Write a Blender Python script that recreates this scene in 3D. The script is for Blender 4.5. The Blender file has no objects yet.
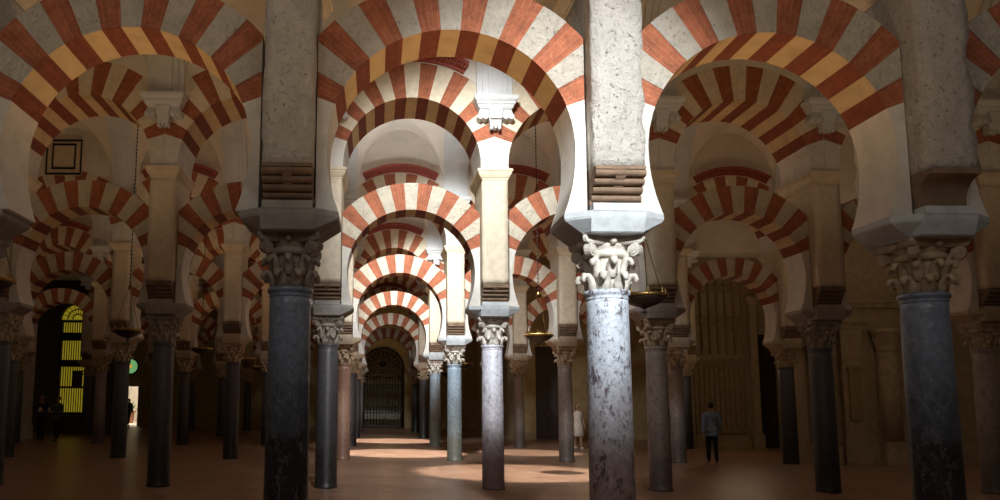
import bpy, bmesh, math, random
from math import sin, cos, pi, sqrt, radians as R
from mathutils import Vector, Matrix, noise
random.seed(7)
C = bpy.context.scene.collection

# ------------------------------------------------------------------ materials
class NT:
    def __init__(s, name):
        s.m = bpy.data.materials.new(name); s.m.use_nodes = True
        s.t = s.m.node_tree; s.b = s.t.nodes['Principled BSDF']
    def n(s, typ, **kw):
        nd = s.t.nodes.new(typ)
        for k, v in kw.items():
            if k in nd.inputs: nd.inputs[k].default_value = v
            else: setattr(nd, k, v)
        return nd
    def l(s, a, b): s.t.links.new(a, b)
    def coord(s, kind='Object', scale=(1, 1, 1), rot=(0, 0, 0)):
        tc = s.n('ShaderNodeTexCoord'); mp = s.n('ShaderNodeMapping')
        mp.inputs['Scale'].default_value = scale; mp.inputs['Rotation'].default_value = rot
        s.l(tc.outputs[kind], mp.inputs[0]); return mp.outputs[0]
    def noise(s, vec, scale, detail=4, rough=.6):
        nd = s.n('ShaderNodeTexNoise'); nd.inputs['Scale'].default_value = scale
        nd.inputs['Detail'].default_value = detail; nd.inputs['Roughness'].default_value = rough
        s.l(vec, nd.inputs['Vector']); return nd.outputs['Fac']
    def ramp(s, fac, stops, interp='LINEAR'):
        nd = s.n('ShaderNodeValToRGB'); cr = nd.color_ramp; cr.interpolation = interp
        while len(cr.elements) < len(stops): cr.elements.new(.5)
        for e, (p, c) in zip(cr.elements, stops):
            e.position = p; e.color = (c[0], c[1], c[2], 1) if not isinstance(c, (int, float)) else (c, c, c, 1)
        s.l(fac, nd.inputs[0]); return nd.outputs[0]
    def mix(s, fac, a, b, mode='MIX'):
        nd = s.n('ShaderNodeMix', data_type='RGBA', blend_type=mode)
        for sock, v in ((nd.inputs[0], fac), (nd.inputs[6], a), (nd.inputs[7], b)):
            if hasattr(v, 'links'): s.l(v, sock)
            elif isinstance(v, (int, float)): sock.default_value = v
            else: sock.default_value = (v[0], v[1], v[2], 1)
        return nd.outputs[2]
    def bump(s, h, strength=.4, dist=.02):
        nd = s.n('ShaderNodeBump'); nd.inputs['Strength'].default_value = strength
        nd.inputs['Distance'].default_value = dist
        s.l(h, nd.inputs['Height']); s.l(nd.outputs[0], s.b.inputs['Normal'])
    def col(s, c):
        if hasattr(c, 'links'): s.l(c, s.b.inputs['Base Color'])
        else: s.b.inputs['Base Color'].default_value = (c[0], c[1], c[2], 1)
        return s
    def rough(s, r): s.b.inputs['Roughness'].default_value = r; return s

def m_plaster(name, c, var=.25, bump=.35, scale=6, rough=.9):
    k = NT(name); v = k.coord('Object')
    n1 = k.noise(v, scale, 6, .65); n2 = k.noise(v, scale*.25, 3)
    d = tuple(x*(1-var) for x in c); e = tuple(min(1, x*(1+var*.35)) for x in c)
    base = k.ramp(n1, [(.3, d), (.55, c), (.75, e)])
    k.col(k.mix(.3, base, k.ramp(n2, [(.35, tuple(x*.7 for x in c)), (.65, c)])))
    k.bump(k.noise(v, scale*5, 8, .7), bump, .02); k.rough(rough); return k.m

def m_rough_stone(name, c):                                   # roughly rendered, pitted stone
    k = NT(name); v = k.coord('Object')
    n1 = k.noise(v, 14, 8, .8)
    mid = k.noise(k.coord('Object', (1, 1, .7)), 7, 6, .75)
    pits = k.ramp(k.noise(v, 24, 5, .8), [(.31, .0), (.41, 1.0)])
    n2 = k.noise(v, 2.0, 4)
    base = k.ramp(n1, [(.3, tuple(x*.7 for x in c)), (.46, c), (.72, tuple(min(1, x*1.15) for x in c))])
    base = k.mix(.75, base, k.ramp(mid, [(.32, .62), (.48, 1.0), (.7, 1.15)]), 'MULTIPLY')  # relief shading of the rough surface put into the colour
    base = k.mix(.4, base, k.ramp(n2, [(.35, tuple(x*.7 for x in c)), (.6, c)]))
    base = k.mix(pits, tuple(x*.5 for x in c), base)  # shade in the pits painted as darker colour, since bump alone stays flat
    k.col(base)
    mx = k.n('ShaderNodeMath', operation='MULTIPLY_ADD'); k.l(mid, mx.inputs[0]); mx.inputs[1].default_value = 1.6; k.l(n1, mx.inputs[2])
    sc = k.n('ShaderNodeMath', operation='MULTIPLY_ADD'); k.l(pits, sc.inputs[0]); sc.inputs[1].default_value = .4
    k.l(mx.outputs[0], sc.inputs[2])
    k.bump(sc.outputs[0], 1.0, .045); k.rough(.95); return k.m

def m_brick(name, c, mortar, smooth=False):                   # thin brick courses running along the voussoir
    k = NT(name); uv = k.coord('UV')
    bt = k.n('ShaderNodeTexBrick')
    bt.inputs['Scale'].default_value = 1; bt.inputs['Brick Width'].default_value = 9
    bt.inputs['Row Height'].default_value = .056; bt.inputs['Mortar Size'].default_value = .0025
    bt.inputs['Mortar Smooth'].default_value = .5
    bt.inputs['Color1'].default_value = (*c, 1); bt.inputs['Color2'].default_value = (*[x*.75 for x in c], 1)
    bt.inputs['Mortar'].default_value = (*mortar, 1)
    k.l(uv, bt.inputs['Vector'])
    v = k.coord('Object')
    n1 = k.noise(v, 9, 6, .7); n2 = k.noise(v, 40, 4, .7)
    base = k.mix(.75, bt.outputs['Color'], k.ramp(n1, [(.3, .45), (.7, 1.25)]), 'MULTIPLY')
    if not smooth:
        base = k.mix(k.ramp(n2, [(.58, .0), (.75, .5)]), base, (.60, .38, .22))
    k.col(base)
    k.bump(n2 if not smooth else n1, .35 if not smooth else .15, .015); k.rough(.85); return k.m

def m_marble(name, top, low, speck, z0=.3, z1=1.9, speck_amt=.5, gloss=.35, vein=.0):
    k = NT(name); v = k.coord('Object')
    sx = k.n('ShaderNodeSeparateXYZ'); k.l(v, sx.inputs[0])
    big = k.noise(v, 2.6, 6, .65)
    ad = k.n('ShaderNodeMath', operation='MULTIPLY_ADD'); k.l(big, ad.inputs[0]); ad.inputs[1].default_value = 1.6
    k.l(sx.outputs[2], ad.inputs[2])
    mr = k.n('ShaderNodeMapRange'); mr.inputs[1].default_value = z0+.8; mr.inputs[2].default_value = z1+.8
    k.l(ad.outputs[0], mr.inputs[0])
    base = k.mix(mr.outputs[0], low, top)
    fine = k.noise(v, 14, 8, .75)
    base = k.mix(.8, base, k.ramp(fine, [(.3, .55), (.52, 1.0), (.75, 1.35)]), 'MULTIPLY')
    st = k.noise(k.coord('Object', (1, 1, .55), (.3, .2, 0)), 9, 7, .8)
    base = k.mix(k.ramp(st, [(.535, .0), (.585, speck_amt)]), base, speck)
    sp2 = k.noise(k.coord('Object', (1, 1, .8), (.1, .4, .2)), 22, 6, .8)
    base = k.mix(k.ramp(sp2, [(.55, .0), (.60, speck_amt*.8)]), base, speck)
    wh = k.noise(k.coord('Object', (1, 1, 1)), 38, 4, .7)
    base = k.mix(k.ramp(wh, [(.62, .0), (.70, .4)]), base, tuple(min(1, x*1.6+.08) for x in top))
    if vein:
        wv = k.noise(k.coord('Object', (1, 1, .5), (.5, .1, 0)), 3.2, 8, .7)
        base = k.mix(k.ramp(wv, [(.485, .0), (.5, vein), (.515, .0)]), base, (.75, .75, .78))
    k.col(base); k.rough(gloss); k.bump(fine, .12, .01); return k.m

def m_flat(name, c, rough=.6, metal=0, emit=None, es=0):
    k = NT(name); v = k.coord('Object'); n1 = k.noise(v, 12, 4)
    k.col(k.ramp(n1, [(.3, tuple(x*.75 for x in c)), (.7, c)])); k.rough(rough); k.b.inputs['Metallic'].default_value = metal
    if emit:
        k.b.inputs['Emission Color'].default_value = (*emit, 1); k.b.inputs['Emission Strength'].default_value = es
    return k.m

M = {}
M['brick'] = m_brick('brick_face', (.40, .118, .052), (.46, .20, .11))
M['stone'] = m_rough_stone('stone_face', (.66, .60, .50))
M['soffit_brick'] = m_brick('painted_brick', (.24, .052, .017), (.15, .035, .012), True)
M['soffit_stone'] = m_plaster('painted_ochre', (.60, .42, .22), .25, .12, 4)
M['springer'] = m_plaster('springer_plaster', (.64, .60, .53), .2, .3, 5)
M['pier_rough'] = m_rough_stone('pier_rough_render', (.62, .58, .52))
M['pier'] = m_plaster('pier_plaster', (.64, .54, .40), .2, .4, 7)
M['corbel'] = m_plaster('corbel_stone', (.23, .15, .095), .35, .5, 8)
M['cornice'] = m_plaster('cornice_stone', (.66, .54, .38), .2, .2, 7)
M['impost'] = m_plaster('impost_stone', (.50, .53, .54), .35, .3, 6)
M['capital'] = m_plaster('capital_marble', (.68, .63, .55), .4, .35, 12, .6)
M['capital_dark'] = m_plaster('capital_dark', (.36, .30, .24), .5, .4, 12, .7)
M['capital_buff'] = m_plaster('capital_buff', (.50, .38, .25), .45, .4, 12, .75)
M['vault'] = m_plaster('vault_plaster', (.74, .66, .56), .1, .06, 2)
M['pilaster'] = m_plaster('pilaster_plaster', (.62, .62, .61), .12, .08, 3)
M['wall'] = m_plaster('upper_wall_plaster', (.72, .66, .57), .12, .1, 2.5)
M['archivolt'] = m_plaster('archivolt_paint', (.33, .075, .050), .3, .15, 8)
M['iron'] = m_flat('dark_iron', (.02, .018, .016), .45, .6)
M['brass'] = m_flat('brass', (.42, .29, .10), .4, 1)
M['bronze'] = m_flat('bronze_dish', (.05, .032, .02), .5, .4)

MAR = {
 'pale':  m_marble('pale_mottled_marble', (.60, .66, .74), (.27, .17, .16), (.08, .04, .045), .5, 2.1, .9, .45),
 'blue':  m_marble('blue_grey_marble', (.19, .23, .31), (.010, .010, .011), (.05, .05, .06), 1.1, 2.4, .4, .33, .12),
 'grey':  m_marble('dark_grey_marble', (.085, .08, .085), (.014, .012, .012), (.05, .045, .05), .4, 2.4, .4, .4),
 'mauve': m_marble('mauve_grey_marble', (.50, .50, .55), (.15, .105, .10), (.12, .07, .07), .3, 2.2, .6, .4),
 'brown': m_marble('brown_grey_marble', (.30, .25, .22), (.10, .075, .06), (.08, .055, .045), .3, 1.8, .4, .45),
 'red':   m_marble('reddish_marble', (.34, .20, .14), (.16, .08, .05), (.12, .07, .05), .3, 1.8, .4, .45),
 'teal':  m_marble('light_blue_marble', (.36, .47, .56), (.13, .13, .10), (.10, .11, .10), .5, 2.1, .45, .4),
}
MAR_WORD = {'pale': 'pale mottled', 'blue': 'blue-grey', 'grey': 'dark grey', 'mauve': 'mauve-grey speckled', 'brown': 'brown-grey', 'red': 'reddish brown', 'teal': 'light blue'}

def m_floor():
    k = NT('terracotta_marble_floor'); v = k.coord('Object')
    bt = k.n('ShaderNodeTexBrick'); k.l(v, bt.inputs['Vector'])
    bt.inputs['Scale'].default_value = 1; bt.inputs['Brick Width'].default_value = .62; bt.inputs['Row Height'].default_value = .31
    bt.inputs['Mortar Size'].default_value = .006
    bt.inputs['Color1'].default_value = (.33, .20, .135, 1); bt.inputs['Color2'].default_value = (.25, .145, .095, 1)
    bt.inputs['Mortar'].default_value = (.13, .07, .045, 1)
    n1 = k.noise(k.coord('Object', (.7, 1.6, 1)), 2.2, 8, .7)
    base = k.mix(.8, bt.outputs['Color'], k.ramp(n1, [(.3, .42), (.5, .95), (.7, 1.4)]), 'MULTIPLY')
    k.col(base)
    rr = k.n('ShaderNodeMapRange'); rr.inputs[3].default_value = .20; rr.inputs[4].default_value = .46
    k.l(n1, rr.inputs[0]); k.l(rr.outputs[0], k.b.inputs['Roughness'])
    k.bump(k.noise(k.coord('Object', (.7, 2.0, 1)), 3, 4), .22, .02)
    k.b.inputs['Specular IOR Level'].default_value = .35
    return k.m
M['floor'] = m_floor()

# ------------------------------------------------------------------ mesh helpers
class B:
    """collects shapes for one mesh"""
    def __init__(s): s.bm = bmesh.new(); s.uv = s.bm.loops.layers.uv.new('UVMap')
    def face(s, vs, mi=0, uvs=None, smooth=False):
        try: f = s.bm.faces.new(vs)
        except ValueError: return None
        f.material_index = mi; f.smooth = smooth
        if uvs:
            for lp, u in zip(f.loops, uvs): lp[s.uv].uv = u
        return f
    def v(s, *p): return s.bm.verts.new(p)
    def box(s, x0, x1, y0, y1, z0, z1, mi=0):
        p = [s.v(x, y, z) for z in (z0, z1) for y in (y0, y1) for x in (x0, x1)]
        for q in ((0, 2, 3, 1), (4, 5, 7, 6), (0, 1, 5, 4), (2, 6, 7, 3), (0, 4, 6, 2), (1, 3, 7, 5)):
            s.face([p[i] for i in q], mi)
        return s
    def prism(s, pts, axis, a, b, mi=0, smooth=False):
        """extrude a closed 2D outline along an axis"""
        def P(u, w, t): return {'x': (t, u, w), 'y': (u, t, w), 'z': (u, w, t)}[axis]
        A = [s.v(*P(u, w, a)) for u, w in pts]; D = [s.v(*P(u, w, b)) for u, w in pts]
        n = len(pts)
        s.face(A[::-1], mi); s.face(D, mi)
        for i in range(n): s.face([A[i], A[(i+1) % n], D[(i+1) % n], D[i]], mi, None, smooth)
        return s
    def lathe(s, prof, seg=32, cx=0, cy=0, mi=0, smooth=True, a0=0, a1=2*pi, cap=True):
        full = abs(a1-a0-2*pi) < 1e-6; n = seg if full else seg+1
        rings = [[s.v(cx+r*cos(a0+(a1-a0)*i/seg), cy+r*sin(a0+(a1-a0)*i/seg), z) for i in range(n)] for r, z in prof]
        for a, b in zip(rings, rings[1:]):
            for i in range(n if full else n-1):
                j = (i+1) % n; s.face([a[i], a[j], b[j], b[i]], mi, None, smooth)
        if cap:
            s.face(rings[0][::-1], mi); s.face(rings[-1], mi)
        return s
    def rings(s, secs, mi=0, smooth=False, cap=True):
        """bridge closed loops of equal length (lists of 3D points)"""
        V = [[s.v(*p) for p in sec] for sec in secs]; n = len(V[0])
        for a, b in zip(V, V[1:]):
            for i in range(n): s.face([a[i], a[(i+1) % n], b[(i+1) % n], b[i]], mi, None, smooth)
        if cap: s.face(V[0][::-1], mi); s.face(V[-1], mi)
        return s
    def tube(s, pts, r, seg=8, mi=0, smooth=True):
        secs = []; pts = [Vector(p) for p in pts]
        for i, p in enumerate(pts):
            t = (pts[min(i+1, len(pts)-1)]-pts[max(i-1, 0)]).normalized()
            u = t.orthogonal().normalized() if abs(t.z) > .95 or True else None
            u = t.cross(Vector((.13, .27, .95))).normalized(); w = t.cross(u)
            rr = r[i] if isinstance(r, (list, tuple)) else r
            secs.append([p+u*rr*cos(2*pi*j/seg)+w*rr*sin(2*pi*j/seg) for j in range(seg)])
        return s.rings(secs, mi, smooth)
    def ball(s, x, y, z, r, mi=0, sz=1):
        prof = [(r*sin(pi*i/8)+1e-5, z+r*sz*-cos(pi*i/8)) for i in range(9)]
        return s.lathe(prof, 12, x, y, mi)
    def mesh(s, name, mats):
        bmesh.ops.recalc_face_normals(s.bm, faces=s.bm.faces)
        me = bpy.data.meshes.new(name); s.bm.to_mesh(me); s.bm.free()
        for m in (mats if isinstance(mats, (list, tuple)) else [mats]): me.materials.append(m)
        return me

def ob(name, me, parent=None, loc=(0, 0, 0), rz=0):
    o = bpy.data.objects.new(name, me); C.objects.link(o); o.location = loc; o.rotation_euler.z = rz
    if parent: o.parent = parent
    return o
def thing(name, label, cat, loc, group=None, rz=0, me=None):
    o = ob(name, me, None, loc, rz); o['label'] = label; o['category'] = cat; o['kind'] = 'thing'
    if group: o['group'] = group
    return o
def struct(name, me, loc=(0, 0, 0)):
    o = ob(name, me, None, loc); o['kind'] = 'structure'; return o

# ------------------------------------------------------------------ arcade elements
S = 3.1; HALF = 1.548
LZC, LR, LRO, LZS = 4.0, 1.2, 1.72, 3.362     # lower horseshoe arch
UZC, UR, URO, UZS = 6.02, 1.29, 1.98, 5.92    # upper round arch
UD = .535

def arch_ring(name, r, ro, zc, half, d, n, alow, mats):
    b = B(); sub = 4
    for w in range(n):
        brick = w % 2 == 0
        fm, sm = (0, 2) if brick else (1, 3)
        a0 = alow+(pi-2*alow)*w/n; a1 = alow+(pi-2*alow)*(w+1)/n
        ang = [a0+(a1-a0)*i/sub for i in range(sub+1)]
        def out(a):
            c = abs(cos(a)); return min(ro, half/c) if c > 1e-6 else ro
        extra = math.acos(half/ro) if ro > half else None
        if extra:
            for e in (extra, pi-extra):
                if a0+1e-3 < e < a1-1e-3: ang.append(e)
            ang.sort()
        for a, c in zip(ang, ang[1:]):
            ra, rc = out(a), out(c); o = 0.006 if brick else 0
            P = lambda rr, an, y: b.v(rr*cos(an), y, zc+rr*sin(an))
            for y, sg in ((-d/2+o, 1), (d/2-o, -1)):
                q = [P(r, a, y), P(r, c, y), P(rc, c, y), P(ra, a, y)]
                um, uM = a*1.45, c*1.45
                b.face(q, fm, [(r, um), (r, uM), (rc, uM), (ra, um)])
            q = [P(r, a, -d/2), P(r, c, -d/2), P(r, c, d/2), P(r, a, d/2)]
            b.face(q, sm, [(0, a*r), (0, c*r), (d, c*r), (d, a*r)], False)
            q = [P(ra, a, -d/2), P(rc, c, -d/2), P(rc, c, d/2), P(ra, a, d/2)]
            b.face(q, 1, [(0, a), (0, c), (d, c), (d, a)])
            if o:
                for y0, y1 in ((-d/2, -d/2+o), (d/2, d/2-o)):
                    pass
    bmesh.ops.remove_doubles(b.bm, verts=b.bm.verts, dist=1e-4)
    return b.mesh(name, mats)

def springer(name, r, zc, zs, half, d, alow, side, mat):
    """plain plastered foot of the arch below its lowest red voussoir"""
    pts = []; rv = 1.45                        # the foot curls in a little less than a full circle
    for i in range(15):
        z = zs+(zc+r*sin(alow)-zs)*i/14; q = z-zc
        pts.append((side*(r*sqrt(1-(q/rv)**2) if q < 0 else sqrt(r*r-q*q)), z))
    ro = half/cos(alow)
    pts.append((side*half, zc+ro*sin(alow))); pts.append((side*half, zs))
    b = B(); b.prism(pts, 'y', -d/2, d/2); return b.mesh(name, mat)

def archivolt(name, y, sg):
    b = B(); a0, a1 = R(61), R(119); n = 30
    def ring(r0, r1, p):
        secs = []
        for i in range(n+1):
            a = a0+(a1-a0)*i/n
            secs.append([(r0*cos(a), y, UZC+r0*sin(a)), (r1*cos(a), y, UZC+r1*sin(a)), (r1*cos(a), y+sg*p, UZC+r1*sin(a)), (r0*cos(a), y+sg*p, UZC+r0*sin(a))])
        b.rings(secs)
    ring(2.0, 2.06, .05); ring(2.14, 2.21, .16)
    ring(2.06, 2.14, .045)
    nd = 34
    for i in range(nd):
        a = a0+(a1-a0)*(i+.5)/nd; c = Vector((2.1*cos(a), y+sg*.07, UZC+2.1*sin(a)))
        t = Vector((-sin(a), 0, cos(a))); u = Vector((cos(a), 0, sin(a)))
        h = .022
        ps = []
        for yy in (y, y+sg*.13):
            ps.append([tuple(Vector((c.x, yy, c.z))+t*p*h+u*q*.04) for p, q in ((-1, -1), (1, -1), (1, 1), (-1, 1))])
        b.rings(ps)
    return b.mesh(name, M['archivolt'])

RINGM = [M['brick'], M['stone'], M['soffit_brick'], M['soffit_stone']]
M['stone_cream'] = m_plaster('cream_painted_stone', (.70, .60, .44), .22, .35, 9)
M['stone_mid'] = m_rough_stone('cream_rough_stone', (.70, .62, .48))
AL, AU = R(21), R(19)
ME = {}
LH = 1.297
ME['lower_ring'] = arch_ring('lower_ring', LR, LRO, LZC, LH, .58, 15, AL, RINGM)
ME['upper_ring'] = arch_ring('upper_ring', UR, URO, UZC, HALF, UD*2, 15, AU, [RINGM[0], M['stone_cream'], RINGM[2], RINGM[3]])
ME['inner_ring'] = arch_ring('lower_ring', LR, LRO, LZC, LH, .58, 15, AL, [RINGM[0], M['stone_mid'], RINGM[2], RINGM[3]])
for sd in (-1, 1):
    ME['ls', sd] = springer('lower_springer', LR, LZC, LZS, LH, .58, AL, sd, M['springer'])
    ME['us', sd] = springer('upper_springer', UR, UZC, UZS, HALF, UD*2, AU, sd, M['springer'])
    ME['av', sd] = archivolt('archivolt', sd*.538, sd)

def rough_box(x0, x1, y0, y1, z0, z1, amp, seed, step=.09, ragged=0):
    b = B(); xs = max(2, int((x1-x0)/step)); ys = max(2, int((y1-y0)/step)); zs = max(2, int((z1-z0)/step))
    cache = {}
    def g(i, j, k):
        if (i, j, k) not in cache:
            p = Vector((x0+(x1-x0)*i/xs, y0+(y1-y0)*j/ys, z0+(z1-z0)*k/zs))
            nv = noise.noise_vector(p*3.1+Vector((seed*7.3, 0, 0)))*amp+noise.noise_vector(p*11+Vector((seed, 3, 0)))*amp*.6
            edge = (i in (0, xs)) and (j in (0, ys))
            if edge and ragged:
                q = max(0, noise.noise(p*5+Vector((seed*3, 1, 2))))*ragged
                nv += Vector((q if i == 0 else -q, q if j == 0 else -q, 0))
            if k in (0, zs): nv.z = 0
            cache[i, j, k] = b.v(*(p+nv))
        return cache[i, j, k]
    for i in range(xs):
        for k in range(zs):
            for j in (0, ys): b.face([g(i, j, k), g(i+1, j, k), g(i+1, j, k+1), g(i, j, k+1)], 0, None, True)
    for j in range(ys):
        for k in range(zs):
            for i in (0, xs): b.face([g(i, j, k), g(i, j+1, k), g(i, j+1, k+1), g(i, j, k+1)], 0, None, True)
    for i in range(xs):
        for j in range(ys):
            for k in (0, zs): b.face([g(i, j, k), g(i+1, j, k), g(i+1, j+1, k), g(i, j+1, k)])
    return b

PW = .238                                       # half width of the pier slab
CB0, CB1 = 3.432, 3.76                           # bottom and top of the corbel under the slab
def pier_mesh(seed, mat, amp, ragged):
    b = rough_box(-PW, PW, -UD, UD, CB1, 5.72, amp, seed, .085, ragged)
    b.box(-PW+.01, PW-.01, -.29, .29, LZS, CB1)
    return b.mesh('pier_shaft', mat)
ME['pier_r'] = [pier_mesh(i, M['pier_rough'], .010, .05) for i in (1, 2, 3)]
ME['pier'] = [pier_mesh(i, M['pier'], .004, .012) for i in (4, 5)]

def corbel(kind, sg):
    b = B(); w = PW-.004
    if kind == 'roll':
        pts = [(.28, CB1), (UD-.005, CB1), (UD-.005, CB1-.03)]
        nr = 4; zt, yt = CB1-.03, UD-.02; dz = (zt-CB0-.03)/nr
        for i in range(nr):
            zc = zt-dz*(i+.5); yc = yt-.052*(i+.3)
            for j in range(7):
                a = pi/2-pi*j/6
                pts.append((yc+.042*cos(a), zc+dz*.49*sin(a)))
        pts += [(.33, CB0+.03), (.33, CB0), (.28, CB0)]
        b.prism([(sg*y, z) for y, z in pts], 'x', -w, w)
        band = [(.28, CB1-.02), (UD+.005, CB1-.035), (UD-.02, CB1-.10), (UD-.19, CB0+.06), (.345, CB0+.02), (.28, CB0+.02)]
        b.prism([(sg*y, z) for y, z in band], 'x', -.045, .045)
        b.box(-w-.012, w+.012, *sorted((sg*.28, sg*(.345))), CB0, CB0+.045)
    else:
        pts = [(.28, CB1), (UD+.01, CB1), (UD+.01, CB1-.05)]
        for j in range(11):
            a = pi/2*j/10; pts.append((UD-.2*sin(a)+.0, CB1-.05-.235*(1-cos(a))))
        pts += [(.335, CB0), (.28, CB0)]
        b.prism([(sg*y, z) for y, z in pts], 'x', -w, w)
    return b.mesh('corbel', M['corbel'])
for kd in ('roll', 'smooth'):
    for sg in (-1, 1): ME['corbel', kd, sg] = corbel(kd, sg)

def cornice():
    b = B(); secs = []
    for e, z in ((0, 5.70), (.012, 5.72), (.012, 5.745), (.03, 5.76), (.055, 5.80), (.075, 5.845), (.075, 5.865), (.092, 5.87), (.092, 5.915)):
        x, y = PW+e, UD+e*.9
        secs.append([(-x, -y, z), (x, -y, z), (x, y, z), (-x, y, z)])
    b.rings(secs); return b.mesh('cornice', M['cornice'])
ME['cornice'] = cornice()

# ---- columns
def shaft_mesh(name, r, mat):
    b = B(); prof = []
    for i in range(21):
        t = i/20; z = 2.62*t
        prof.append((r*(1-.07*t-.02*sin(pi*t)*-1), z))
    prof = [(r*1.05, 0), (r*1.05, .03), (r*1.0, .06)]+prof[1:]
    b.lathe(prof, 40); return b.mesh(name, mat)
def astragal_mesh(mat, r):
    b = B(); q = r*.93
    b.lathe([(q*.95, 2.555), (q*1.03, 2.565), (q*1.04, 2.585), (q*1.0, 2.60), (q*1.10, 2.61), (q*1.13, 2.63), (q*1.10, 2.655), (q*.9, 2.66)], 40)
    return b.mesh('astragal', mat)

def leaf(b, ang, prof, lobes=True):
    """one curling acanthus leaf: prof = (radius, z, half width)"""
    u = Vector((cos(ang), sin(ang), 0)); t = Vector((-sin(ang), cos(ang), 0)); secs = []
    n = len(prof)
    for i, (r, z, w) in enumerate(prof):
        r2, z2, _ = prof[min(i+1, n-1)]; r1, z1, _ = prof[max(i-1, 0)]
        d = Vector((r2-r1, z2-z1)).normalized(); nx = Vector((d.y, -d.x))
        th = .028
        def P(k, f): return u*(r+nx.x*f)+t*k*w+Vector((0, 0, z+nx.y*f))
        secs.append([P(-1, -.004), P(-.45, .016), P(0, .03), P(.45, .016), P(1, -.004), P(.6, -th), P(-.6, -th)])
    b.rings(secs, 0, True)

def capital_mesh(mat, plain=False):
    b = B(); z0 = 2.65
    b.lathe([(.185, z0), (.178, z0+.1), (.178, z0+.25), (.19, z0+.36), (.235, z0+.42), (.25, z0+.44), (.1, z0+.44)], 24)
    for k in range(8):
        leaf(b, pi/8+k*pi/4, [(.19, z0+.0, .062), (.196, z0+.06, .068), (.21, z0+.105, .062), (.245, z0+.145, .052), (.278, z0+.145, .044), (.29, z0+.115, .036), (.278, z0+.09, .02)])
    for k in range(8):
        leaf(b, k*pi/4, [(.185, z0+.12, .055), (.19, z0+.19, .06), (.205, z0+.245, .056), (.235, z0+.285, .048), (.268, z0+.288, .04), (.28, z0+.262, .032), (.268, z0+.238, .018)])
    # echinus roll
    b.lathe([(.19, z0+.315), (.225, z0+.325), (.24, z0+.355), (.225, z0+.385), (.19, z0+.395)], 24)
    return b.mesh('capital', mat)
def volute_mesh(mat, q):
    b = B(); z0 = 2.65; ang = pi/4+q*pi/2; u = Vector((cos(ang), sin(ang), 0)); t = Vector((-sin(ang), cos(ang), 0))
    leaf(b, ang, [(.19, z0+.24, .035), (.225, z0+.31, .042), (.275, z0+.375, .046), (.325, z0+.425, .05), (.35, z0+.42, .05)])
    c = u*.322+Vector((0, 0, z0+.385))
    for k, (rr, w) in enumerate(((.066, .034), (.046, .046), (.022, .054))):
        secs = []
        for y in (-w, w):
            secs.append([c+t*y+u*rr*cos(2*pi*i/14)+Vector((0, 0, rr*sin(2*pi*i/14))) for i in range(14)])
        b.rings(secs)
    return b.mesh('corner_volute', mat)
def abacus_mesh(mat):
    b = B(); z0 = 2.65; secs = []
    for e, z in ((-.02, z0+.435), (0, z0+.45), (.012, z0+.48), (.012, z0+.512)):
        loop = []
        for q in range(4):
            a = q*pi/2; u = Vector((cos(a), sin(a), 0)); t = Vector((-sin(a), cos(a), 0))
            for k in range(7):
                s_ = -1+2*k/6; rr = .245+.055*s_*s_+e
                p = u*rr+t*s_*(.275+e); loop.append((p.x, p.y, z))
        secs.append(loop)
    b.rings(secs)
    for q in range(4):
        a = q*pi/2; p = Vector((cos(a), sin(a), 0))*.262
        b.ball(p.x, p.y, z0+.47, .04)
    return b.mesh('abacus', mat)
def impost_mesh(mat):
    b = B()
    def octo(hx, fx, hy, sy, z):   # arms reach hx, the front face is fx wide at depth hy, arm ends sy deep
        return [(-fx, -hy, z), (fx, -hy, z), (hx, -sy, z), (hx, sy, z), (fx, hy, z), (-fx, hy, z), (-hx, sy, z), (-hx, -sy, z)]
    b.rings([octo(.275, .245, .37, .25, 3.160), octo(.29, .25, .385, .255, 3.172), octo(.462, .255, .425, .285, 3.29), octo(.474, .255, .43, .289, 3.31), octo(.474, .255, .435, .289, 3.36)])
    for sg in (-1, 1): b.box(-.236, .236, *sorted((sg*.293, sg*.44)), 3.355, 3.430)
    return b.mesh('impost', mat)
CM = {'pale': M['capital'], 'dark': M['capital_dark'], 'buff': M['capital_buff']}
for k, m in CM.items():
    ME['cap', k] = capital_mesh(m); ME['aba', k] = abacus_mesh(m)
    for q in range(4): ME['vol', k, q] = volute_mesh(m, q)
M['impost_dark'] = m_plaster('impost_dark', (.33, .30, .27), .35, .3, 6)
M['impost_buff'] = m_plaster('impost_buff', (.46, .37, .26), .3, .3, 6)
ME['impost'] = impost_mesh(M['impost']); ME['impost_dark'] = impost_mesh(M['impost_dark']); ME['impost_buff'] = impost_mesh(M['impost_buff'])
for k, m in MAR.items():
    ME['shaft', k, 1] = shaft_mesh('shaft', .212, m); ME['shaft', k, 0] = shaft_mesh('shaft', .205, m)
    ME['astr', k, 1] = astragal_mesh(m, .212); ME['astr', k, 0] = astragal_mesh(m, .205)

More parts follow.
